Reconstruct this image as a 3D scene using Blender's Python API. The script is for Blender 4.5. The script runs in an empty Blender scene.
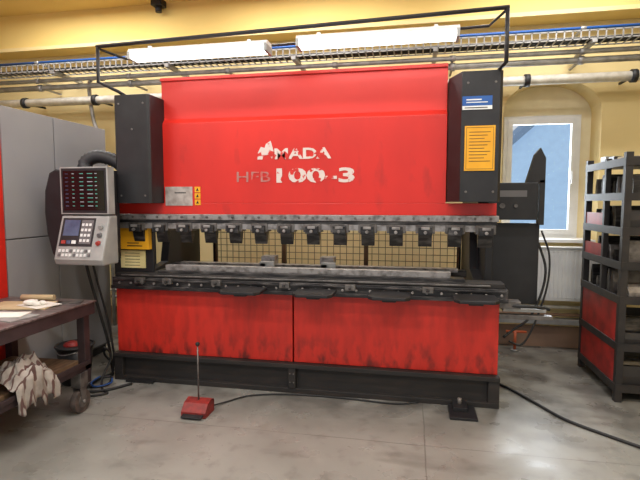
import bpy, bmesh, math, random
from mathutils import Vector, Matrix, noise
random.seed(7)
sc=bpy.context.scene
COL=sc.collection
# ------------------------------------------------------------ materials
def lin(c):
    o=[]
    for v in c[:3]:
        v/=255.0
        o.append(v/12.92 if v<=0.04045 else ((v+0.055)/1.055)**2.4)
    return (o[0],o[1],o[2],1)
def mat(name,c1,c2=None,rough=.5,metal=0.0,scale=6,stretch=(1,1,1),lo=.35,hi=.65,bump=0.0,bscale=40,emit=0,spec=.5,detail=6,c3=None,s3=20,lo3=.6,hi3=.7,st3=(1,1,1),zr=None):
    m=bpy.data.materials.new(name);m.use_nodes=True
    nt=m.node_tree;n=nt.nodes;l=nt.links
    b=n['Principled BSDF']
    b.inputs['Roughness'].default_value=rough
    b.inputs['Metallic'].default_value=metal
    b.inputs['Specular IOR Level'].default_value=spec
    if c2 is None: c2=tuple(v*.88 for v in c1)
    geo=n.new('ShaderNodeNewGeometry')
    def layer(sc_,st,lo_,hi_,A,C,zr=None):
        mp=n.new('ShaderNodeMapping');mp.inputs['Scale'].default_value=st
        l.new(geo.outputs['Position'],mp.inputs['Vector'])
        nz=n.new('ShaderNodeTexNoise');nz.inputs['Scale'].default_value=sc_;nz.inputs['Detail'].default_value=detail
        l.new(mp.outputs[0],nz.inputs['Vector'])
        mr=n.new('ShaderNodeMapRange');mr.inputs['From Min'].default_value=lo_;mr.inputs['From Max'].default_value=hi_
        l.new(nz.outputs['Fac'],mr.inputs['Value'])
        fac=mr.outputs[0]
        if zr:
            sp=n.new('ShaderNodeSeparateXYZ');l.new(geo.outputs['Position'],sp.inputs[0])
            z=n.new('ShaderNodeMapRange')
            for k,v in zip(('From Min','From Max','To Min','To Max'),zr): z.inputs[k].default_value=v
            l.new(sp.outputs['Z'],z.inputs['Value'])
            mu=n.new('ShaderNodeMath');mu.operation='MULTIPLY';l.new(fac,mu.inputs[0]);l.new(z.outputs[0],mu.inputs[1]);fac=mu.outputs[0]
        mx=n.new('ShaderNodeMix');mx.data_type='RGBA'
        if isinstance(A,tuple): mx.inputs['A'].default_value=lin(A)
        else: l.new(A,mx.inputs['A'])
        mx.inputs['B'].default_value=lin(C)
        l.new(fac,mx.inputs['Factor'])
        return mx
    mx=layer(scale,stretch,lo,hi,c1,c2)
    if c3: mx=layer(s3,st3,lo3,hi3,mx.outputs['Result'],c3,zr)
    l.new(mx.outputs['Result'],b.inputs['Base Color'])
    if bump:
        nb=n.new('ShaderNodeTexNoise');nb.inputs['Scale'].default_value=bscale
        l.new(geo.outputs['Position'],nb.inputs['Vector'])
        bp=n.new('ShaderNodeBump');bp.inputs['Strength'].default_value=bump;bp.inputs['Distance'].default_value=.01
        l.new(nb.outputs['Fac'],bp.inputs['Height']);l.new(bp.outputs[0],b.inputs['Normal'])
    if emit:
        b.inputs['Emission Color'].default_value=lin(c1);b.inputs['Emission Strength'].default_value=emit
    m['mix']=mx.name
    return m
M={}
M['red']=mat('red_paint',(212,42,31),(196,38,29),rough=.36,scale=2.5,stretch=(1,1,.5),c3=(168,38,32),s3=4,lo3=.58,hi3=.80,st3=(2,1,.8))
M['redband']=mat('red_band_paint',(216,50,41),(204,44,37),rough=.4,scale=2)
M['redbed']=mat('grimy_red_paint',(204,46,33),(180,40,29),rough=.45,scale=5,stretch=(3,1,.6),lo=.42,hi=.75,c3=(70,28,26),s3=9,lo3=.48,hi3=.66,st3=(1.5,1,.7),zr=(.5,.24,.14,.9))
M['black']=mat('black_paint',(34,33,36),(24,23,26),rough=.5,scale=8)
M['base']=mat('worn_black_base',(36,33,32),(58,48,43),rough=.6,scale=7,stretch=(.6,1,3),lo=.5,hi=.8)
M['rail']=mat('oily_dark_steel',(42,40,41),(104,99,97),rough=.38,metal=.4,scale=14,stretch=(.5,1,2),lo=.48,hi=.78)
M['steel']=mat('worn_steel',(160,154,151),(100,94,91),rough=.35,metal=.6,scale=18,lo=.45,hi=.7)
M['steeld']=mat('dull_steel',(116,111,108),(74,70,69),rough=.45,metal=.5,scale=18,lo=.4,hi=.7)
M['yellow']=mat('yellow_plate',(236,172,34),(222,156,26),rough=.45)
M['cream']=mat('cream_plate',(236,220,162),(218,202,140),rough=.5)
M['white']=mat('white_plastic',(232,232,230),(220,220,220),rough=.4)
M['grey']=mat('grey_enamel',(154,152,154),(146,144,148),rough=.45,scale=1.5)
M['greyd']=mat('grey_enamel_dark',(108,106,108),(100,98,100),rough=.5)
M['wallc']=mat('yellow_wall_plaster',(234,214,160),(228,206,148),rough=.85,scale=1.2,bump=.15,bscale=60)
M['wallu']=mat('ochre_wall_plaster',(234,206,130),(228,198,118),rough=.85,scale=1.0,bump=.1,bscale=60)
M['reveal']=mat('cream_reveal_plaster',(242,230,194),(234,220,182),rough=.85)
M['tube']=mat('lamp_tube_glass',(255,253,250),(255,253,250),rough=.3,emit=6)
M['galv']=mat('galvanised_steel',(172,171,170),(138,137,135),rough=.45,metal=.4,scale=10)
M['pipe']=mat('insulated_pipe',(218,214,204),(190,184,172),rough=.6,scale=12)
M['blue']=mat('blue_plastic',(34,88,160),(28,78,150),rough=.4)
M['rubber']=mat('black_rubber',(24,24,26),(32,32,34),rough=.6)
M['ink']=mat('black_ink',(30,26,24),(40,34,30),rough=.6)
M['inksoft']=mat('faded_ink',(120,90,34),(130,98,40),rough=.6)
M['skirt']=mat('brown_baseboard_paint',(160,128,106),(138,110,92),rough=.6,scale=4)
M['glassdark']=mat('dark_screen',(14,20,24),(10,16,18),rough=.12)
M['green']=mat('green_digits',(90,170,150),(80,150,140),emit=.15)
M['whited']=mat('white_digits',(170,180,186),(150,160,166),emit=.1)
M['redled']=mat('red_button',(170,60,52),(160,56,50))
M['panel']=mat('pale_control_panel',(168,168,166),(148,148,146),rough=.45)
M['lcd']=mat('lcd_display',(96,112,140),(60,72,100),rough=.2)
M['cart']=mat('dark_brown_steel',(58,44,46),(38,29,31),rough=.55,scale=9,lo=.4,hi=.7)
M['carttop']=mat('scratched_worktop',(128,114,112),(80,68,68),rough=.4,metal=.3,scale=9,stretch=(1,3,1),lo=.35,hi=.7)
M['wood']=mat('worn_timber',(126,98,72),(84,64,50),rough=.7,scale=8,stretch=(4,1,1))
M['card']=mat('cardboard',(196,176,140),(178,156,120),rough=.8)
M['paper']=mat('paper_white',(226,222,214),(206,202,194),rough=.8)
M['wheel']=mat('grey_rubber_wheel',(100,86,80),(66,58,54),rough=.7,scale=20)
M['letter']=mat('worn_white_lettering',(216,200,194),(204,40,31),rough=.5,scale=15,lo=.54,hi=.59)
M['letterd']=mat('faded_outline_lettering',(176,116,110),(204,40,31),rough=.5,scale=14,lo=.48,hi=.60)
M['placard']=mat('scratched_grey_placard',(192,182,176),(150,138,132),rough=.5,metal=.2,scale=14,lo=.4,hi=.65)
M['rackred']=mat('rack_red_paint',(172,36,32),(126,28,26),rough=.5,scale=8)
M['pedal']=mat('pedal_red_paint',(146,40,34),(104,32,30),rough=.55,scale=24)
M['rack']=mat('rack_black_paint',(32,30,32),(48,43,41),rough=.55,scale=10)
M['build']=mat('pale_blue_render',(158,188,218),(148,178,210),rough=.9,emit=.45)  # facade glows by itself, daylight put into the material
M['roof']=mat('grey_blue_roof',(110,134,164),(98,122,152),rough=.9,emit=.3)  # roof glow likewise stands in for daylight
M['mesh']=mat('grey_yellow_wire',(122,110,80),(98,88,64),rough=.5)
M['hose']=mat('black_hose',(28,27,30),(40,39,42),rough=.55)
M['orange']=mat('orange_pipe',(190,92,54),(170,80,46),rough=.5)

def floor_mat():
    m=bpy.data.materials.new('polished_concrete');m.use_nodes=True
    nt=m.node_tree;n=nt.nodes;l=nt.links;b=n['Principled BSDF']
    geo=n.new('ShaderNodeNewGeometry')
    def nz(s,d=8,st=None):
        a=n.new('ShaderNodeTexNoise');a.inputs['Scale'].default_value=s;a.inputs['Detail'].default_value=d
        if st:
            mp=n.new('ShaderNodeMapping');mp.inputs['Scale'].default_value=st;mp.inputs['Location'].default_value=(3,7,1)
            l.new(geo.outputs['Position'],mp.inputs['Vector']);l.new(mp.outputs[0],a.inputs['Vector'])
        else: l.new(geo.outputs['Position'],a.inputs['Vector'])
        return a
    def mr(src,a,c,o0=0,o1=1):
        r=n.new('ShaderNodeMapRange');r.inputs['From Min'].default_value=a;r.inputs['From Max'].default_value=c
        r.inputs['To Min'].default_value=o0;r.inputs['To Max'].default_value=o1
        l.new(src,r.inputs['Value']);return r.outputs[0]
    def mix(f,A,Bc):
        x=n.new('ShaderNodeMix');x.data_type='RGBA'
        l.new(f,x.inputs['Factor'])
        if isinstance(A,tuple): x.inputs['A'].default_value=lin(A)
        else: l.new(A,x.inputs['A'])
        x.inputs['B'].default_value=lin(Bc);return x.outputs['Result']
    def mth(op,a,c):
        x=n.new('ShaderNodeMath');x.operation=op
        for i,v in enumerate((a,c)):
            if isinstance(v,(int,float)): x.inputs[i].default_value=v
            else: l.new(v,x.inputs[i])
        return x.outputs[0]
    c=mix(mr(nz(1.1).outputs['Fac'],.35,.65),(154,152,146),(132,130,124))
    c=mix(mr(nz(9).outputs['Fac'],.55,.8,0,.6),c,(100,96,90))
    c=mix(mr(nz(2.7,10).outputs['Fac'],.60,.72,0,.3),c,(172,170,164))
    c=mix(mr(nz(1.9,12,(1,2.2,1)).outputs['Fac'],.58,.70,0,.45),c,(92,88,82))
    c=mix(mr(nz(28,4).outputs['Fac'],.68,.74,0,.5),c,(84,80,76))
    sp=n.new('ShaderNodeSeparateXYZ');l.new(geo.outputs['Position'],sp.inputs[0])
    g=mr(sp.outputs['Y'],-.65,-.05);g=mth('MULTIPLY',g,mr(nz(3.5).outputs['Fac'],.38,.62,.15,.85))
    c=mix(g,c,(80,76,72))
    def line(sock,pos,w):
        a2=mth('ABSOLUTE',mth('SUBTRACT',sock,pos),0)
        return mth('LESS_THAN',a2,w)
    wob=mth('MULTIPLY',nz(1.5).outputs['Fac'],.03)
    c=mix(mth('MULTIPLY',line(mth('ADD',sp.outputs['Y'],wob),-.685,.004),.55),c,(76,72,68))
    c=mix(mth('MULTIPLY',line(mth('ADD',sp.outputs['X'],wob),1.045,.004),.55),c,(76,72,68))
    l.new(c,b.inputs['Base Color'])
    l.new(mr(nz(4).outputs['Fac'],.3,.7,.22,.42),b.inputs['Roughness'])
    return m
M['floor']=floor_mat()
def stripe_mat():
    m=mat('striped_cloth',(186,178,170),(130,120,112),rough=.9,scale=7)
    nt=m.node_tree;n=nt.nodes;l=nt.links;b=n['Principled BSDF']
    tc=n.new('ShaderNodeTexCoord');w=n.new('ShaderNodeTexWave');w.inputs['Scale'].default_value=9;w.inputs['Distortion'].default_value=3
    l.new(tc.outputs['Object'],w.inputs['Vector'])
    r=n.new('ShaderNodeMapRange');r.inputs['From Min'].default_value=.76;r.inputs['From Max'].default_value=.88
    l.new(w.outputs['Fac'],r.inputs['Value'])
    x=n.new('ShaderNodeMix');x.data_type='RGBA';l.new(r.outputs[0],x.inputs['Factor'])
    l.new(n[m['mix']].outputs['Result'],x.inputs['A']);x.inputs['B'].default_value=lin((96,70,66))
    l.new(x.outputs['Result'],b.inputs['Base Color'])
    return m
M['cloth']=stripe_mat()
def glass_mat():
    m=bpy.data.materials.new('window_glass');m.use_nodes=True
    nt=m.node_tree;n=nt.nodes;l=nt.links
    n.remove(n['Principled BSDF'])
    t=n.new('ShaderNodeBsdfTransparent');g=n.new('ShaderNodeBsdfGlossy');g.inputs['Roughness'].default_value=.03
    f=n.new('ShaderNodeFresnel');f.inputs['IOR'].default_value=1.3
    x=n.new('ShaderNodeMixShader');l.new(f.outputs[0],x.inputs[0]);l.new(t.outputs[0],x.inputs[1]);l.new(g.outputs[0],x.inputs[2])
    l.new(x.outputs[0],n['Material Output'].inputs['Surface'])
    return m
M['glass']=glass_mat()

# ------------------------------------------------------------ builder
class B:
    def __init__(s): s.bm=bmesh.new();s.mats=[];s.cur=0
    def m(s,k):
        if k not in s.mats: s.mats.append(k)
        s.cur=s.mats.index(k);return s
    def _f(s,vs,smooth=False):
        try: f=s.bm.faces.new(vs)
        except ValueError: return
        f.material_index=s.cur;f.smooth=smooth;return f
    def box(s,x0,x1,y0,y1,z0,z1,rot=None):
        if x0>x1:x0,x1=x1,x0
        if y0>y1:y0,y1=y1,y0
        if z0>z1:z0,z1=z1,z0
        P=[(x0,y0,z0),(x1,y0,z0),(x1,y1,z0),(x0,y1,z0),(x0,y0,z1),(x1,y0,z1),(x1,y1,z1),(x0,y1,z1)]
        if rot:
            c=Vector(((x0+x1)/2,(y0+y1)/2,(z0+z1)/2));R=Matrix.Rotation(math.radians(rot[1]),3,rot[0])
            P=[R@(Vector(p)-c)+c for p in P]
        v=[s.bm.verts.new(p) for p in P]
        for q in ((0,3,2,1),(4,5,6,7),(0,1,5,4),(1,2,6,5),(2,3,7,6),(3,0,4,7)): s._f([v[i] for i in q])
        return s
    def prism(s,poly,axis,a0,a1):
        def mk(p,a):
            return {'X':(a,p[0],p[1]),'Y':(p[0],a,p[1]),'Z':(p[0],p[1],a)}[axis]
        v0=[s.bm.verts.new(mk(p,a0)) for p in poly];v1=[s.bm.verts.new(mk(p,a1)) for p in poly]
        n=len(poly)
        s._f(v0[::-1]);s._f(v1)
        for i in range(n): s._f([v0[i],v0[(i+1)%n],v1[(i+1)%n],v1[i]])
        return s
    def cyl(s,p0,p1,r,seg=16,r2=None):
        r2=r if r2 is None else r2
        p0=Vector(p0);p1=Vector(p1);d=(p1-p0).normalized()
        a=d.orthogonal().normalized();b=d.cross(a)
        R0=[];R1=[]
        for i in range(seg):
            t=2*math.pi*i/seg;o=a*math.cos(t)+b*math.sin(t)
            R0.append(s.bm.verts.new(p0+o*r));R1.append(s.bm.verts.new(p1+o*r2))
        for i in range(seg): s._f([R0[i],R0[(i+1)%seg],R1[(i+1)%seg],R1[i]],True)
        s._f(R0[::-1]);s._f(R1);return s
    def tube(s,pts,r,seg=8,sub=6,smooth=True,ribs=0):
        P=[Vector(p) for p in pts]
        if smooth and len(P)>2:
            Q=[];E=[P[0]*2-P[1]]+P+[P[-1]*2-P[-2]]
            for i in range(1,len(E)-2):
                a,b,c,d=E[i-1:i+3]
                for k in range(sub):
                    t=k/sub
                    Q.append(.5*((2*b)+(c-a)*t+(2*a-5*b+4*c-d)*t*t+(3*b-a-3*c+d)*t**3))
            Q.append(P[-1]);P=Q
        up=None;prev=None
        for i,p in enumerate(P):
            d=(P[min(i+1,len(P)-1)]-P[max(i-1,0)]).normalized()
            if up is None: up=d.orthogonal().normalized()
            up=(up-d*up.dot(d)).normalized();b=d.cross(up)
            rr=r*(1+.14*(i%2)) if ribs else r
            ring=[s.bm.verts.new(p+(up*math.cos(2*math.pi*j/seg)+b*math.sin(2*math.pi*j/seg))*rr) for j in range(seg)]
            if prev:
                for j in range(seg): s._f([prev[j],prev[(j+1)%seg],ring[(j+1)%seg],ring[j]],True)
            else: s._f(ring[::-1])
            prev=ring
        s._f(prev);return s
    def sph(s,c,r,seg=12,sc=(1,1,1)):
        c=Vector(c);n=seg//2+1;rows=[]
        top=s.bm.verts.new(c+Vector((0,0,r*sc[2])));bot=s.bm.verts.new(c-Vector((0,0,r*sc[2])))
        for i in range(1,n):
            ph=math.pi*i/n
            rows.append([s.bm.verts.new(c+Vector((r*sc[0]*math.sin(ph)*math.cos(2*math.pi*j/seg),r*sc[1]*math.sin(ph)*math.sin(2*math.pi*j/seg),r*sc[2]*math.cos(ph)))) for j in range(seg)])
        for j in range(seg):
            s._f([top,rows[0][j],rows[0][(j+1)%seg]],True)
            s._f([bot,rows[-1][(j+1)%seg],rows[-1][j]],True)
            for i in range(len(rows)-1): s._f([rows[i][j],rows[i+1][j],rows[i+1][(j+1)%seg],rows[i][(j+1)%seg]],True)
        return s
    def text(s,txt,x0,x1,z0,z1,y,bold=.02,nx=None):
        cu=bpy.data.curves.new('t','FONT');cu.body=txt;cu.offset=bold;cu.resolution_u=3
        ob=bpy.data.objects.new('t',cu);COL.objects.link(ob)
        bpy.context.view_layer.update()
        me=bpy.data.meshes.new_from_object(ob.evaluated_get(bpy.context.evaluated_depsgraph_get()))
        xs=[v.co.x for v in me.vertices];ys=[v.co.y for v in me.vertices]
        ax,bx,ay,by=min(xs),max(xs),min(ys),max(ys)
        vs=[s.bm.verts.new((x0+(v.co.x-ax)/(bx-ax)*(x1-x0),y,z0+(v.co.y-ay)/(by-ay)*(z1-z0))) for v in me.vertices]
        for p in me.polygons: s._f([vs[i] for i in p.vertices])
        bpy.data.objects.remove(ob);bpy.data.curves.remove(cu);bpy.data.meshes.remove(me)
        return s
    def obj(s,name,parent=None,bevel=0,**kw):
        vs=s.bm.verts
        mn=[min(v.co[i] for v in vs) for i in range(3)];mx=[max(v.co[i] for v in vs) for i in range(3)]
        o=Vector(((mn[0]+mx[0])/2,(mn[1]+mx[1])/2,mn[2]))
        for v in vs: v.co-=o
        bmesh.ops.recalc_face_normals(s.bm,faces=list(s.bm.faces))
        me=bpy.data.meshes.new(name);s.bm.to_mesh(me);s.bm.free()
        for k in s.mats: me.materials.append(M[k])
        ob=bpy.data.objects.new(name,me);COL.objects.link(ob)
        place(ob,o,parent)
        if bevel:
            b=ob.modifiers.new('bevel','BEVEL');b.width=bevel;b.segments=2;b.limit_method='ANGLE';b.angle_limit=math.radians(50)
        for k,v in kw.items(): ob[k]=v
        return ob
W={}
def place(ob,o,parent):
    W[ob.name]=Vector(o)
    if parent is not None:
        ob.parent=parent;ob.location=Vector(o)-W[parent.name]
    else: ob.location=o
def empty(name,loc,**kw):
    e=bpy.data.objects.new(name,None);COL.objects.link(e);e.empty_display_size=.2
    place(e,Vector(loc),None)
    for k,v in kw.items(): e[k]=v
    return e
def dup(ob,off):
    c=ob.copy();COL.objects.link(c)
    W[c.name]=W[ob.name]+Vector(off);c.location=ob.location+Vector(off)
    return c
S='structure'
# ------------------------------------------------------------ room shell
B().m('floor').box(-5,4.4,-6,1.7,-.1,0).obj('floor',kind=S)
WH=3.75
def arc(x0,x1,zs,zt,n=16):
    c=(x0+x1)/2;h=(x1-x0)/2;return [(c+h*math.cos(math.pi*i/n),zs+(zt-zs)*math.sin(math.pi*i/n)) for i in range(n+1)]
nx0,nx1,nzb,nzs,nzt=1.84,2.79,1.12,2.46,2.78
b=B().m('wallc')
b.box(-5,nx0,1.7,2.05,0,3.33).box(nx1,4.4,1.7,2.05,0,3.33).box(nx0,nx1,1.7,2.05,0,nzb)
A=arc(nx0,nx1,nzs,nzt)
for i in range(len(A)-1):
    (xa,za),(xb,zb)=A[i],A[i+1]
    b.prism([(xb,zb),(xa,za),(xa,3.33),(xb,3.33)],'Y',1.7,2.05)
b.m('wallu').box(-5,4.4,1.7,2.05,3.33,WH)
b.m('reveal').box(nx0-.1,1.9,2.0,2.1,nzb-.1,2.9).box(2.68,nx1+.1,2.0,2.1,nzb-.1,2.9).box(1.9,2.68,2.0,2.1,2.46,2.9).box(1.9,2.68,2.0,2.1,nzb-.1,1.14)
b.obj('wall_back',kind=S)
B().m('wallu').box(-5,4.4,1.45,1.7,3.33,WH).m('wallc').box(-5,4.4,1.43,1.45,3.33,3.37).obj('trim_1',kind=S)
B().m('wallc').box(-5.2,-5,-6,2.05,0,WH).obj('wall_left',kind=S)
B().m('wallc').box(4.4,4.6,-6,2.05,0,WH).obj('wall_right',kind=S)
B().m('wallu').box(-5.2,4.6,-6,2.05,WH,WH+.15).obj('ceiling',kind=S)
B().m('skirt').box(-5,4.4,1.67,1.7,0,.22).obj('baseboard_back',kind=S)
b=B().m('white')
def frame(b,x0,x1,z0,z1,y0,y1,w):
    b.box(x0,x1,y0,y1,z0,z0+w).box(x0,x1,y0,y1,z1-w,z1).box(x0,x0+w,y0,y1,z0+w,z1-w).box(x1-w,x1,y0,y1,z0+w,z1-w)
frame(b,1.9,2.68,1.14,2.46,1.96,2.02,.04)
frame(b,1.94,2.64,1.18,2.42,1.95,2.0,.05)
b.box(2.60,2.615,1.92,1.95,1.72,1.86)
b.box(1.86,2.77,1.66,2.02,1.11,1.14)
b.m('glass').box(1.99,2.59,1.98,1.985,1.23,2.37)
b.obj('window_1',kind=S)
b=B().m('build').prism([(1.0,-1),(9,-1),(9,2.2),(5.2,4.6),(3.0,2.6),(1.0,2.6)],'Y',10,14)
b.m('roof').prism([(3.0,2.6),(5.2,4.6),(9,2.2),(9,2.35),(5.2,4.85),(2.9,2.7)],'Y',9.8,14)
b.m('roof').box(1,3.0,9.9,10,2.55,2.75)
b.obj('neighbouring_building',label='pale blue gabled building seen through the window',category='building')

# ------------------------------------------------------------ overhead services
YW=1.672
b=B().m('galv')
for y in (1.18,1.38):
    b.box(-4.97,4.37,y-.004,y+.004,3.0,3.012).box(-4.97,4.37,y-.004,y+.004,3.075,3.087)
x=-4.95
while x<4.35:
    b.box(x,x+.012,1.18,1.38,3.0,3.008);b.box(x,x+.012,1.176,1.184,3.0,3.085);x+=.07
for i in range(7): b.box(-4.5+i*1.4,-4.46+i*1.4,1.16,YW,2.97,3.0)
b.m('rubber')
for i in range(5): b.tube([(-4.97,1.22+.03*i,3.02),(-2,1.21+.03*i,3.03),(1,1.23+.03*i,3.02),(4.37,1.22+.03*i,3.03)],.011,6)
b.obj('cable_tray',label='galvanised wire cable tray with black cables along the wall',category='cable tray')
def pipe(name,z,y,r,k,label,x0=-4.97,x1=4.37,clips='galv',n=8):
    b=B().m(k).cyl((x0,y,z),(x1,y,z),r,12).m(clips)
    for i in range(n):
        X=x0+.4+i*(x1-x0)/n;b.cyl((X,y,z),(X+.05,y,z),r*1.35,12);b.box(X+.015,X+.035,y,YW,z-.01,z+.01)
    return b.obj(name,label=label,category='pipe')
pipe('steel_pipe',2.93,1.30,.022,'galv','grey steel pipe running along the wall under the tray')
pipe('steel_pipe',2.86,1.34,.03,'galv','thicker grey steel pipe running along the wall')
pipe('water_pipe',3.14,1.3,.014,'blue','thin blue pipe running above the cable tray')
pipe('insulated_pipe',2.70,1.36,.045,'pipe','pale wrapped heating pipe with black clamps on the wall',clips='rubber',n=10)
b=B().m('galv').tube([(-2.62,1.45,2.95),(-2.75,1.42,2.96),(-2.80,1.42,2.85),(-2.78,1.45,2.5),(-2.72,1.5,2.2),(-2.7,1.6,1.6),(-2.7,1.6,0.0)],.022,10)
b.obj('conduit_pipe',label='bent grey conduit pipe dropping down the wall',category='pipe')
B().m('rubber').box(-1.92,-1.80,1.3,1.42,3.68,3.75).cyl((-1.86,1.36,3.68),(-1.86,1.36,3.62),.035).obj('ceiling_sensor',label='small black sensor fixed under the ceiling',category='sensor')

# ------------------------------------------------------------ press brake
PB=empty('press_brake',(0,.4,0),label='large red and black hydraulic press brake on concrete floor',category='machine')
def part(b,name,**k): return b.obj(name,parent=PB,**k)
b=B().m('base').box(-1.56,1.57,-.01,.5,.02,.235)
b.box(-1.58,1.58,-.06,.0,.205,.24).box(-1.58,1.58,-.05,0,.0,.04)
b.box(-.03,.03,-.055,0,.04,.205).box(-1.58,-1.5,-.05,0,.04,.205).box(1.5,1.58,-.05,0,.04,.205)
b.m('steeld')
for X in (-.015,.015):
    for z in (.09,.16): b.cyl((X,-.055,z),(X,-.062,z),.007,8)
part(b,'base',bevel=.004)
b=B().m('black').box(1.21,1.40,-.30,-.07,0,.02).box(1.24,1.34,-.2,-.06,.02,.05)
b.m('steel').cyl((1.29,-.12,.05),(1.29,-.12,.09),.016,10)
part(b,'levelling_foot',bevel=.003)
b=B().m('black').box(-1.45,-1.2,-.09,.1,0,.02);part(b,'levelling_foot')
for x0,x1 in ((-1.57,-.006),(.006,1.57)):
    b=B().m('redbed').box(x0,x1,0,.05,.24,.80)
    part(b,'bed_panel',bevel=.004)
b=B().m('base').box(-1.52,1.52,.05,.35,.235,.80).box(-1.57,-1.52,.05,.5,.235,.8).box(1.52,1.57,.05,.5,.235,.8)
part(b,'bed_frame')
b=B().m('rail').box(-1.57,1.62,-.05,.16,.81,.895)
b.box(-1.57,1.62,-.075,-.05,.80,.83).box(-1.55,1.60,-.065,-.05,.87,.885)
b.m('base').box(-1.56,1.60,-.02,.14,.895,.93)
b.m('steel')
for i in range(30):
    X=-1.5+i*.106;b.cyl((X,-.05,.85),(X,-.062,.85),.011,8)
b.m('steeld').box(-1.5,1.5,-.03,-.021,.905,.92)
part(b,'bed_rail',bevel=.003)
b=B().m('rail').box(-1.18,1.32,.0,.12,.93,.955)
b.m('steel').prism([(.03,.955),(.09,.955),(.09,1.0),(.068,1.0),(.06,.985),(.052,1.0),(.03,1.0)],'X',-1.12,1.22)
part(b,'lower_die',bevel=.002,label='grey steel V die bar')
for cx,w in ((-.345,.33),(.22,.30),(.775,.30),(1.37,.30)):
    b=B().m('black').prism([(cx-w/2,-.10),(cx-w/2,-.30),(cx-w/2+.035,-.34),(cx+w/2-.035,-.34),(cx+w/2,-.30),(cx+w/2,-.10)],'Z',.838,.862)
    b.box(cx-.05,cx+.05,-.28,-.075,.815,.838).box(cx-.07,cx+.07,-.11,-.065,.79,.86)
    part(b,'support_arm',bevel=.005)
for cx in (-1.3,-1.05,-.62,-.05,.47,1.05):
    b=B().m('steeld').box(cx-.04,cx+.04,-.09,-.05,.855,.90).m('rail').cyl((cx,-.09,.875),(cx,-.11,.875),.012,8)
    part(b,'rail_clamp',bevel=.003)
b=B().m('galv').box(1.60,1.90,.02,.12,.72,.745).m('steeld').box(1.57,1.94,.0,.06,.67,.70).box(1.57,1.72,0.0,.1,.745,.80).m('rubber').tube([(1.6,.03,.76),(1.75,-.01,.77),(1.88,.03,.755),(1.93,.05,.74)],.012,8)
part(b,'side_bracket',bevel=.003,label='galvanised side bracket')
# ram
b=B().m('red').box(-1.53,1.53,.0,.10,1.43,1.52).box(-1.10,1.17,.0,.10,1.52,2.17)
b.m('redband').box(-1.12,1.17,.035,.12,2.17,2.54).box(-1.12,1.17,.015,.04,2.515,2.54)
b.m('red').prism([(.0,2.17),(.035,2.17),(.035,2.21)],'X',-1.10,1.17)
ram=part(b,'ram',bevel=.003)
b=B().m('letter').text('MADA',-.145,.31,1.865,1.95,-.004,bold=.03)
b.obj('lettering',parent=ram,label='worn white maker lettering')
b=B().m('letter').text('100-3',-.13,.49,1.68,1.795,-.004,bold=.03)
b.obj('lettering',parent=ram,label='peeling white model number')
pts=[(-.285,1.865),(-.245,1.865),(-.235,1.895),(-.185,1.905),(-.165,1.865),(-.152,1.93),(-.175,2.01),(-.215,1.985),(-.225,1.955),(-.255,1.965),(-.28,1.92)]
B().m('letter').prism(pts,'Y',-.004,-.002).obj('emblem',parent=ram,label='worn white maker emblem')
b=B().m('letterd').text('HFB',-.46,-.18,1.69,1.77,-.004,bold=.005)
b.obj('lettering',parent=ram,label='faded outlined lettering')
b=B().m('placard').box(-1.085,-.845,-.006,0,1.50,1.655);b.m('steeld').box(-1.0,-.9,-.007,-.006,1.6,1.612)
b.obj('placard',parent=ram,label='scratched grey metal placard')
for i in range(3):
    z=1.505+i*.052
    b=B().m('yellow').box(-.825,-.775,-.005,0,z,z+.045).m('ink').prism([(-.812,z+.012),(-.788,z+.012),(-.80,z+.036)],'Y',-.0065,-.005)
    b.obj('warning_sticker',parent=ram,label='small yellow warning sticker with black triangle')
def cover(poly,z0,z1,bolts):
    b=B().m('black').prism(poly,'Z',z0,z1)
    b.m('steeld')
    for X,z in bolts: b.cyl((X,-.2,z),(X,-.206,z),.009,8)
    return part(b,'cylinder_cover',bevel=.006)
cl=cover([(-1.41,.15),(-1.41,-.18),(-1.39,-.2),(-1.12,-.2),(-1.10,-.185),(-1.10,.15)],1.52,2.37,[(-1.36,2.3),(-1.15,2.3),(-1.36,1.58),(-1.15,1.58),(-1.25,2.1)])
cr=cover([(1.175,.15),(1.175,-.02),(1.25,-.2),(1.50,-.2),(1.52,-.18),(1.52,.15)],1.53,2.42,[(1.29,2.34),(1.47,2.34),(1.29,1.6),(1.47,1.6)])
b=B().m('blue').box(1.255,1.45,-.205,-.2,2.185,2.25).m('white').box(1.255,1.45,-.205,-.2,2.16,2.185)
b.m('white').box(1.28,1.38,-.2065,-.205,2.222,2.230).box(1.28,1.42,-.2065,-.205,2.205,2.211).m('ink').box(1.27,1.42,-.2065,-.205,2.169,2.175)
b.obj('sticker',parent=cr,label='blue and white sticker')
b=B().m('yellow').box(1.275,1.475,-.206,-.2,1.745,2.05).m('inksoft')
frame(b,1.285,1.465,1.755,2.04,-.2075,-.206,.003)
for i in range(10):
    z=2.005-i*.022;b.box(1.305,1.445-.04*((i*7)%3)/2,-.2075,-.206,z,z+.005)
b.obj('instruction_sign',parent=cr,label='yellow instruction sign with small dark text lines')
b=B().m('steel').box(-1.53,1.54,-.06,.06,1.385,1.43).m('rail').box(-1.53,1.53,-.05,.07,1.36,1.385)
b.m('steeld')
for i in range(28):
    X=-1.46+i*.109;b.cyl((X,-.06,1.408),(X,-.072,1.408),.01,8)
part(b,'ram_rail',bevel=.003)
c0=None
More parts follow.
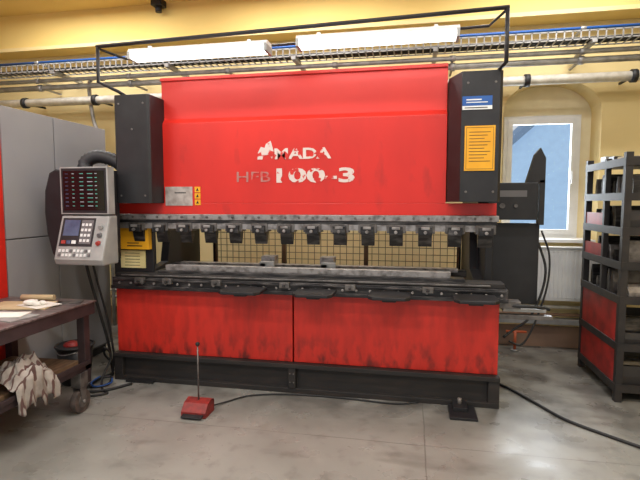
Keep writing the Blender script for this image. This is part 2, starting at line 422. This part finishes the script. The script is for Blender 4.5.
for i in range(14):
    X=-1.33+i*.214
    if c0 is None:
        b=B().m('steeld').box(X-.07,X+.07,-.055,.05,1.295,1.36).m('rail').box(X-.05,X+.05,-.085,-.05,1.285,1.345)
        b.m('steel').box(X-.03,X+.03,-.092,-.085,1.325,1.345).cyl((X+.0,-.085,1.305),(X,-.105,1.305),.013,8)
        b.m('rail').prism([(-.03,1.295),(.035,1.295),(.03,1.245),(.008,1.195),(-.004,1.195),(-.02,1.245)],'X',X-.05,X+.05)
        c0=part(b,'punch_clamp',bevel=.003);
    else: dup(c0,(i*.214,0,0))
b=B().m('steel').box(-1.50,1.50,-.045,.03,1.312,1.358)
part(b,'intermediate_plate')
for x0,x1 in ((-1.50,-1.42),(1.42,1.50)):
    b=B().m('black').prism([(.12,.0),(1.35,.0),(1.35,2.3),(.16,2.3),(.16,1.5),(.62,1.42),(.68,1.2),(.62,.95),(.36,.9),(.12,.8)],'X',x0,x1)
    part(b,'side_frame',bevel=.004)
b=B().m('black').box(-1.42,1.42,.85,1.15,1.80,2.2);part(b,'rear_beam')
b=B().m('black').box(-1.42,1.42,.9,1.2,.02,.5);part(b,'rear_beam')
b=B().m('white').box(-.9,.9,.97,1.07,1.76,1.80).m('tube').cyl((-.85,1.02,1.745),(.85,1.02,1.745),.016,12);part(b,'fill_light_strip',label='added white fill light strip')  # added glowing strip, hidden behind the ram, brightens the wall behind the mesh
b=B().m('black').box(-1.62,-1.50,.06,.55,.86,1.38).box(-1.60,-1.24,.045,.075,.93,1.37)
part(b,'side_guard',bevel=.004)
b=B().m('yellow').box(-1.60,-1.25,-.005,.045,1.13,1.355)
b.m('ink').box(-1.56,-1.51,-.007,-.005,1.17,1.24).box(-1.45,-1.31,-.007,-.005,1.155,1.163).box(-1.45,-1.34,-.007,-.005,1.18,1.187)
part(b,'warning_sign',label='yellow warning sign')
b=B().m('cream').box(-1.54,-1.31,.035,.045,.965,1.115).m('ink')
for i in range(5): b.box(-1.50,-1.36,.033,.035,1.09-i*.026,1.094-i*.026)
part(b,'instruction_label',label='cream instruction label')
b=B().m('steel').box(-1.15,1.3,.34,.42,.955,.985).m('rail').box(-1.3,1.38,.46,.56,.90,.955)
part(b,'back_gauge',bevel=.002)
for X in (-.30,.22):
    b=B().m('steel').box(X-.03,X+.03,.14,.5,.99,1.02).box(X-.06,X+.06,.3,.42,.985,1.06).m('galv').box(X-.02,X+.10,.14,.17,.99,1.035)
    part(b,'gauge_finger',bevel=.002)
for k,(x0,x1) in enumerate(((-1.24,-.45),(-.45,.45),(.45,1.40))):
    b=B().m('mesh')
    frame(b,x0,x1,.70,1.45,1.36,1.38,.022)
    X=x0+.06
    while X<x1-.03: b.box(X,X+.006,1.366,1.372,.72,1.43);X+=.07
    z=.77
    while z<1.43: b.box(x0,x1,1.364,1.37,z,z+.006);z+=.07
    part(b,'mesh_guard',label='thin wire mesh guard')
for X in (-1.26,-.45,.45,1.40):
    b=B().m('black').box(X-.02,X+.02,1.385,1.42,0,1.45);part(b,'guard_post')
# right side cabinet
b=B().m('black').box(1.515,1.93,.42,.46,.70,1.36).box(1.50,1.88,.30,.75,1.39,1.68).box(1.50,1.56,.3,.8,.7,1.39)
part(b,'side_cabinet',bevel=.006)
b=B().m('black').prism([(1.80,1.68),(1.94,1.68),(1.94,1.87),(1.90,1.95),(1.86,1.90)],'Y',.34,.40).box(1.9,1.94,.34,.42,1.35,1.7)
part(b,'guard_bracket')
b=B().m('steeld').cyl((1.62,.30,1.5),(1.62,.285,1.5),.02).cyl((1.72,.30,1.5),(1.72,.285,1.5),.014).m('greyd').box(1.6,1.8,.297,.30,1.57,1.62)
part(b,'control_plate')
b=B().m('rubber').tube([(1.93,.44,1.2),(1.98,.40,1.0),(1.95,.38,.8),(1.86,.36,.6),(1.74,.35,.5),(1.66,.3,.45)],.010,8)
part(b,'hose',label='black dangling cable')
b=B().m('rubber').tube([(1.95,.44,1.3),(2.01,.42,1.1),(1.99,.38,.85),(1.9,.36,.55),(1.8,.3,.4),(1.7,.3,.42)],.008,8)
part(b,'hose',label='black dangling cable')
# lamp frame
b=B().m('black').tube([(-1.33,-.14,2.37),(-1.37,-.18,2.40),(-1.46,-.30,2.45),(-1.455,-.30,2.715)],.014,8,smooth=False)
b.tube([(-1.465,-.30,2.715),(1.525,-.30,2.785)],.015,8,smooth=False)
b.tube([(1.515,-.30,2.785),(1.515,-.30,2.44),(1.49,-.16,2.42)],.014,8,smooth=False)
b.tube([(-1.455,-.30,2.70),(-1.40,-.02,2.70),(1.44,-.02,2.77),(1.515,-.30,2.775)],.010,8,smooth=False)
part(b,'lamp_frame')
for x0,x1,z in ((-1.165,-.09,2.59),(.12,1.215,2.605)):
    e=empty('fluorescent_lamp',((x0+x1)/2,-.3,z),label='glowing white fluorescent strip lamp hanging from the machine frame',category='lamp',group='fluorescent strip lamps')
    b=B().m('white').prism([(-.37,z+.045),(-.35,z+.075),(-.25,z+.075),(-.23,z+.045)],'X',x0,x1)
    for X in (x0+.15,x1-.15): b.box(X-.012,X+.012,-.315,-.29,z+.075,z+.10)
    b.obj('housing',parent=e)
    for y in (-.335,-.265):
        B().m('tube').cyl((x0+.02,y,z+.022),(x1-.02,y,z+.022),.022,14).obj('lamp_tube',parent=e)
    for X in (x0,x1-.02):
        B().m('panel').box(X,X+.02,-.37,-.23,z-.002,z+.05).obj('end_cap',parent=e)

# ------------------------------------------------------------ control pendant
CP=empty('control_pendant',(-1.6,-.35,1.02),label='grey control pendant with screen and keypad on black hose arm',category='control panel')
b=B().m('black').prism([(-1.90,1.76),(-1.945,1.62),(-1.955,1.45),(-1.94,1.28),(-1.90,1.12),(-1.83,1.03),(-1.74,1.03),(-1.74,1.78),(-1.84,1.79)],'Y',-.34,-.14)
b.box(-1.74,-1.40,-.30,-.16,1.06,1.78)
b.obj('back_shell',parent=CP,bevel=.015)
b=B().m('panel').box(-1.775,-1.36,-.37,-.29,1.435,1.80).m('black').box(-1.762,-1.373,-.373,-.37,1.445,1.79)
mo=b.obj('monitor',parent=CP,bevel=.005)
b=B().m('glassdark').box(-1.745,-1.39,-.376,-.373,1.465,1.77)
for i in range(9):
    z=1.745-i*.031
    b.m('lcd').box(-1.725,-1.70,-.3772,-.376,z,z+.004)
    for j in range(4):
        b.m('whited' if (i*2+j)%3==0 else 'green');X=-1.665+j*.066
        b.box(X,X+.018+.014*((i*3+j)%3),-.3772,-.376,z,z+.005)
b.obj('screen',parent=mo)
b=B().m('panel').prism([(-.36,1.425),(-.47,1.09),(-.45,1.045),(-.26,1.045),(-.26,1.425)],'X',-1.78,-1.36)
kp=b.obj('keypad_box',parent=CP,bevel=.012)
KS=.11/.335
def onpanel(b,x0,x1,z0,z1,t=.004):
    f=lambda z: -.36-(1.425-z)*KS
    b.prism([(f(z0)-t,z0),(f(z1)-t,z1),(f(z1)+.004,z1),(f(z0)+.004,z0)],'X',x0,x1)
b=B().m('black');onpanel(b,-1.755,-1.47,1.19,1.405,.003);b.m('lcd');onpanel(b,-1.735,-1.60,1.27,1.39,.005)
b.m('greyd');onpanel(b,-1.585,-1.485,1.21,1.39,.005)
b.m('white')
for i in range(4):
    for j in range(3): onpanel(b,-1.58+j*.031,-1.56+j*.031,1.225+i*.04,1.245+i*.04,.008)
b.m('redled');onpanel(b,-1.735,-1.70,1.21,1.235,.008);b.m('lcd');onpanel(b,-1.69,-1.655,1.21,1.235,.008);b.m('white');onpanel(b,-1.645,-1.61,1.21,1.235,.008)
b.obj('display',parent=kp)
for j in range(9):
    for i in range(2):
        b=B();b.m('white' if (i+j)%4 else 'greyd');onpanel(b,-1.745+j*.032,-1.727+j*.032,1.115+i*.032,1.135+i*.032,.008)
        b.obj('key',parent=kp)
for j,k in enumerate(('redled','greyd','panel')):
    z=1.22+j*.06;y=-.36-(1.425-z)*KS
    b=B().m(k).cyl((-1.415,y+.004,z),(-1.415,y-.02,z-.006),.017,12)
    b.obj('button',parent=kp)
b=B().m('hose').tube([(-1.66,-.2,1.74),(-1.70,-.17,1.83),(-1.66,-.15,1.885),(-1.58,-.13,1.90),(-1.48,-.11,1.87),(-1.42,-.10,1.83)],.05,14,sub=6,ribs=1)
b.obj('hose_arm',parent=CP)
b=B().m('rubber').tube([(-1.74,-.16,1.06),(-1.72,-.14,.9),(-1.70,-.06,.6),(-1.68,.02,.3),(-1.7,.1,.012)],.012,8)
b.obj('cable',parent=CP)
b=B().m('rubber').tube([(-1.68,-.16,1.06),(-1.66,-.12,.85),(-1.65,-.03,.55),(-1.63,.02,.2),(-1.64,.0,.01)],.009,8)
b.obj('cable',parent=CP)

# ------------------------------------------------------------ foot pedal
FP=empty('foot_pedal',(-.575,-.55,0),label='worn red foot pedal with upright steel rod on the floor',category='pedal')
px0,px1=-.67,-.485
b=B().m('pedal').box(px0,px1,-.62,-.46,0,.015)
b.prism([(-.62,.015),(-.62,.04),(-.57,.09),(-.50,.105),(-.46,.085),(-.46,.015),(-.47,.015),(-.48,.08),(-.51,.09),(-.56,.078),(-.607,.036),(-.607,.015)],'X',px0,px1)
b.prism([(-.615,.015),(-.57,.085),(-.50,.10),(-.465,.085),(-.465,.015)],'X',px0,px0+.008).prism([(-.615,.015),(-.57,.085),(-.50,.10),(-.465,.085),(-.465,.015)],'X',px1-.008,px1)
b.obj('housing',parent=FP,bevel=.002)
b=B().m('black').box(px0+.015,px1-.015,-.66,-.58,.016,.028,rot=('X',10));b.obj('treadle',parent=FP,bevel=.003)
b=B().m('steeld').cyl((-.575,-.53,.09),(-.575,-.53,.50),.006,8).m('rubber').sph((-.575,-.53,.51),.016);b.obj('rod',parent=FP)
b=B().m('rubber').tube([(-.5,-.46,.03),(-.45,-.34,.01),(-.3,-.18,.01),(0,-.10,.01),(.4,-.09,.01),(.8,-.12,.01),(1.0,-.07,.015)],.006,8);b.obj('cable',parent=FP)

# ------------------------------------------------------------ cart
CT=empty('workshop_cart',(-1.75,-1.2,0),label='dark brown steel workshop cart on rubber casters',category='cart')
b=B().m('cart').box(-2.10,-1.38,-1.95,-.55,.705,.79).m('carttop').box(-2.11,-1.37,-1.96,-.54,.79,.803);b.obj('table_top',parent=CT,bevel=.003)
for X in (-1.43,-2.05):
    for Y in (-.62,-1.88):
        B().m('cart').box(X-.03,X+.03,Y-.03,Y+.03,.20,.705).obj('leg',parent=CT,bevel=.003)
b=B().m('cart').box(-2.08,-1.40,-1.91,-.59,.30,.34).m('wood').box(-2.03,-1.46,-1.86,-.64,.34,.37)
b.m('cart').box(-1.41,-1.39,-1.9,-.6,.34,.37);b.obj('shelf',parent=CT,bevel=.003)
for X in (-1.43,-2.0):
    for Y in (-.68,-1.8):
        b=B().m('steeld').box(X-.04,X+.04,Y-.04,Y+.04,.19,.20).prism([(Y-.035,.19),(Y+.035,.19),(Y+.015,.08),(Y-.015,.08)],'X',X-.032,X-.028).prism([(Y-.035,.19),(Y+.035,.19),(Y+.015,.08),(Y-.015,.08)],'X',X+.028,X+.032)
        b.box(X-.04,X+.04,Y-.04,Y+.04,.20,.30)
        b.m('steel').cyl((X-.04,Y,.085),(X+.04,Y,.085),.012)
        b.m('wheel').cyl((X-.022,Y,.085),(X+.022,Y,.085),.085,28).m('steeld').cyl((X-.026,Y,.085),(X+.026,Y,.085),.045,20)
        c=b.obj('caster',parent=CT,bevel=.002)
def item(name,b,label,cat,**k): return b.obj(name,label=label,category=cat,**k)
item('cardboard_sheet',B().m('card').box(-1.95,-1.52,-.95,-.70,.804,.812,rot=('Z',12)),'beige cardboard sheet lying on the cart','cardboard')
item('paper_sheet',B().m('paper').box(-1.74,-1.50,-.90,-.72,.813,.816,rot=('Z',-18)),'white paper sheet lying on the cart','paper')
item('sheet_metal_offcut',B().m('galv').box(-1.75,-1.42,-1.22,-1.02,.804,.810,rot=('Z',-10)),'shiny sheet metal offcut on the cart','metal')
item('sheet_metal_offcut',B().m('paper').box(-1.72,-1.48,-1.18,-1.04,.811,.816,rot=('Z',15)),'pale sheet metal offcut on the cart','metal')
item('sheet_metal_offcut',B().m('steeld').box(-1.58,-1.41,-.72,-.62,.804,.812,rot=('Z',25)),'dark sheet metal offcut near the cart corner','metal')
item('cardboard_roll',B().m('card').cyl((-1.90,-.66,.826),(-1.66,-.62,.826),.022).m('ink').cyl((-1.901,-.66,.826),(-1.898,-.66,.826),.016),'small cardboard roll on the cart','roll')
item('work_glove',B().m('paper').sph((-1.66,-.84,.836),.045,12,(1.3,.9,.45)).sph((-1.59,-.82,.83),.02,8,(2,.6,.8)).sph((-1.60,-.86,.83),.018,8,(2,.6,.8)).sph((-1.61,-.79,.83),.016,8,(1.8,.6,.8)).sph((-1.68,-.78,.83),.017,8,(.7,1.8,.8)),'pale crumpled work glove on the cart','glove')
# rag
bm=B().m('cloth')
N=50;vs=[]
for i in range(N+1):
    row=[]
    for j in range(N+1):
        u=i/N*2-1;v=j/N*2-1
        r=math.sqrt(u*u+v*v)
        X=-1.50+u*.17;Y=-1.13+v*.17
        h=.17*max(0,1-r*r*.8)
        p=Vector((u*1.9,v*1.9,3.1))
        nn=abs(noise.noise(p*1.2))*.13+abs(noise.noise(p*2.4+Vector((5,2,1))))*.04
        z=.385+h*.7+nn*(1.1-.5*r)
        if X>-1.385:
            k=(X+1.385)/.055
            z=z-k*(.14+.06*noise.noise(Vector((v*3,1,0))));X=-1.375+k*.02+.012*math.sin(v*13)
            z=max(z,.24)
        row.append(bm.bm.verts.new((X+.012*noise.noise(p*3),Y+.02*noise.noise(p*2.6),z)))
    vs.append(row)
for i in range(N):
    for j in range(N): bm._f([vs[i][j],vs[i+1][j],vs[i+1][j+1],vs[i][j+1]],True)
rg=bm.obj('cleaning_rag',label='crumpled striped rag heaped on the cart shelf',category='rag')
so=rg.modifiers.new('s','SOLIDIFY');so.thickness=.006
# bucket
bx,by=-1.87,-.16
BK=empty('bucket',(bx,by,0),label='dark plastic bucket with wire handle on the floor',category='bucket')
b=B().m('black').cyl((bx,by,0),(bx,by,.32),.11,28,.145)
b.m('hose').tube([(bx+.148*math.cos(t),by+.148*math.sin(t),.32) for t in [i*math.pi/12 for i in range(25)]],.010,6,smooth=False)
b.obj('body',parent=BK)
b=B().m('steel').tube([(bx-.145,by,.31),(bx-.09,by-.11,.29),(bx,by-.165,.28),(bx+.09,by-.11,.29),(bx+.145,by,.31)],.004,6);b.obj('handle',parent=BK)
b=B().m('rackred').sph((bx-.02,by-.01,.32),.07,12,(1,1,.5)).m('cloth').sph((bx+.05,by+.03,.325),.055,12,(1,1,.6));b.obj('contents',parent=BK)
# floor cables
b=B().m('rubber').tube([(-1.66,.05,.011),(-1.70,-.08,.012),(-1.66,-.26,.012),(-1.55,-.20,.012),(-1.60,-.07,.03),(-1.68,-.17,.03),(-1.64,-.36,.012),(-1.48,-.30,.012),(-1.36,-.14,.012)],.011,8)
b.obj('floor_cable',label='tangled black cable loops on the floor beside the machine',category='cable')
b=B().m('rubber').tube([(-1.62,.08,.06),(-1.66,-.05,.20),(-1.62,-.12,.30),(-1.60,-.06,.20),(-1.62,-.16,.05),(-1.52,-.30,.012),(-1.44,-.36,.01),(-1.56,-.44,.01),(-1.68,-.40,.01)],.009,8)
b.obj('floor_cable',label='thin black cable looping up beside the machine',category='cable')
b=B().m('blue').tube([(-1.67,-.12,.045),(-1.65,-.26,.045),(-1.56,-.33,.045),(-1.49,-.24,.045),(-1.54,-.14,.045)],.006,8)
b.obj('air_hose',label='thin blue air hose coiled on the floor',category='hose')
b=B().m('rubber').tube([(1.60,.5,.011),(1.72,.36,.011),(1.86,.10,.011),(2.00,-.16,.011),(2.20,-.36,.011),(2.50,-.6,.011),(2.9,-.8,.011)],.011,8)
b.obj('power_cable',label='black power cable running across the concrete floor',category='cable')

# ------------------------------------------------------------ left enclosure
EN=empty('machine_enclosure',(-2.8,0,0),label='tall grey and red panelled machine enclosure',category='machine')
B().m('greyd').box(-3.6,-2.135,-.54,.70,.08,2.24).obj('body',parent=EN)
B().m('grey').box(-2.135,-2.12,.005,.71,.10,2.255).obj('panel',parent=EN,bevel=.003)
B().m('grey').box(-2.135,-2.12,-.545,-.005,.10,1.235).obj('panel',parent=EN,bevel=.003)
B().m('grey').box(-2.135,-2.12,-.545,-.005,1.245,2.255).obj('panel',parent=EN,bevel=.003)
B().m('black').box(-3.55,-2.16,-.5,.66,0,.08).obj('plinth',parent=EN)
B().m('red').box(-3.6,-2.115,-1.3,-.555,.10,2.30).obj('end_panel',parent=EN,bevel=.01,label='red end panel')
B().m('black').box(-3.55,-2.16,-1.28,-.56,0,.10).obj('plinth',parent=EN)

# ------------------------------------------------------------ rack
RK=empty('tool_rack',(3.0,.65,0),label='black steel tool rack with red side panel by the window',category='rack')
rx0,rx1,ry0,ry1=2.47,3.6,.25,1.10
for X in (rx0,rx1-.05):
    for Y in (ry0,ry1-.05):
        B().m('rack').box(X,X+.05,Y,Y+.05,0,1.9).obj('post',parent=RK,bevel=.002)
B().m('rack').box(rx0,rx0+.04,.62,.66,.78,1.88).obj('post',parent=RK,bevel=.002)
SZ=(.10,.42,.78,1.04,1.30,1.56,1.82)
for z in SZ:
    b=B().m('rack').box(rx0+.01,rx1-.01,ry0+.01,ry1-.01,z,z+.02).box(rx0,rx1,ry0-.005,ry0+.01,z-.02,z+.04).box(rx0-.003,rx0+.01,ry0,ry1,z-.02,z+.04)
    b.obj('shelf',parent=RK)
B().m('rackred').box(rx0+.005,rx0+.02,ry0+.05,ry1-.05,.14,.76).obj('side_panel',parent=RK,label='red side panel')
for z in (1.08,1.34):
    B().m('rackred').box(rx0+.005,rx0+.02,.66,ry1-.05,z,z+.10).obj('side_strip',parent=RK,label='red side strip')
cols=['steeld','steeld','rail','rail','rack','steel']
for si,z in enumerate(SZ[:-1]):
    for k in range(7):
        Y=.29+k*.108;h=random.choice((.09,.12,.15,.18));L=random.uniform(.6,1.0);x0=rx0+.03+random.uniform(0,.05)
        w=random.uniform(.04,.075)
        b=B().m(random.choice(cols)).prism([(Y,z+.02),(Y+w,z+.02),(Y+w,z+.02+h*.6),(Y+w*.65,z+.02+h),(Y+w*.35,z+.02+h),(Y,z+.02+h*.5)],'X',x0,x0+L)
        b.obj('press_tool_bar',bevel=.002,label='steel press tool bar stored on a rack shelf',category='tool',group='press tool bars on the rack')
for k in range(4):
    Y=.33+k*.18;x0=rx0+.08
    b=B().m(('steeld','card','rail','galv')[k]).box(x0,x0+.35,Y,Y+.12,1.84,1.875+.015*k)
    b.obj('steel_block',bevel=.004,label='worn metal block lying on top of the rack',category='metal block',group='blocks on top of the rack')

# ------------------------------------------------------------ radiator & wall pipes
RD=empty('radiator',(2.5,1.6,.5),label='white panel radiator on the wall below the window',category='radiator')
b=B().m('white').box(2.05,2.98,1.54,1.62,.52,1.06)
for i in range(23): b.box(2.07+i*.04,2.09+i*.04,1.53,1.54,.55,1.03)
b.box(2.05,2.98,1.525,1.63,1.06,1.075).box(2.2,2.24,1.62,YW,.6,.9).box(2.8,2.84,1.62,YW,.6,.9)
b.obj('body',parent=RD,bevel=.003)
b=B().m('white').cyl((2.06,1.58,.55),(1.98,1.58,.55),.012).cyl((1.98,1.58,.56),(1.98,1.58,.50),.012).cyl((1.98,1.58,.55),(1.98,1.51,.55),.022);b.obj('valve',parent=RD)
pipe('heating_pipe',.44,1.62,.018,'pipe','painted heating pipe low on the wall',n=5)
pipe('heating_pipe',.36,1.62,.018,'skirt','brown painted heating pipe low on the wall',n=5)
B().m('galv').box(1.6,2.95,1.55,YW,.27,.32).obj('cable_trunking',label='grey cable trunking low on the wall',category='trunking')
b=B().m('orange').cyl((1.98,1.45,.02),(1.98,1.45,.20),.014).cyl((1.9,1.5,.19),(2.1,1.5,.19),.014);b.m('galv').cyl((1.98,1.45,0),(1.98,1.45,.02),.04)
b.obj('drain_pipe',label='short orange pipe standing by the wall',category='pipe')

# ------------------------------------------------------------ lights
def area(loc,sx,sy,e,col=(1,.985,.97),rot=(0,0,0)):
    l=bpy.data.lights.new('ceiling_window_light','AREA');l.shape='RECTANGLE';l.size=sx;l.size_y=sy;l.energy=e;l.color=col
    o=bpy.data.objects.new('ceiling_window_light',l);COL.objects.link(o);o.location=loc;o.rotation_euler=rot
for X in (-2.6,-.2,2.2):
    area((X,-1.6,3.7),1.6,.3,42)
    area((X,-3.8,3.7),1.6,.3,46)
    area((X,.75,3.7),1.6,.2,42)  # rear row added to brighten the space behind the machine
area((2.28,2.3,1.9),.7,1.2,40,(.85,.93,1),(math.radians(90),0,math.radians(180)))  # added area lamp outside the window, stands in for daylight
w=bpy.data.worlds.new('world');sc.world=w;w.use_nodes=True
nt=w.node_tree;bg=nt.nodes['Background']
sky=nt.nodes.new('ShaderNodeTexSky');sky.sky_type='HOSEK_WILKIE';sky.turbidity=6;sky.sun_direction=(-.3,-.5,.8)
mx=nt.nodes.new('ShaderNodeMix');mx.data_type='RGBA';mx.inputs['Factor'].default_value=.8
nt.links.new(sky.outputs[0],mx.inputs['A']);mx.inputs['B'].default_value=(.90,.95,1,1)
nt.links.new(mx.outputs['Result'],bg.inputs['Color']);bg.inputs['Strength'].default_value=.85
sc.view_settings.view_transform='Standard'
sc.view_settings.exposure=0
# ------------------------------------------------------------ camera
cd=bpy.data.cameras.new('camera');cd.lens=27;cd.sensor_width=36
co=bpy.data.objects.new('camera',cd);COL.objects.link(co)
co.location=(.936,-3.684,1.53);co.rotation_euler=(math.radians(90-4.53),0,math.radians(11.0))
sc.camera=co
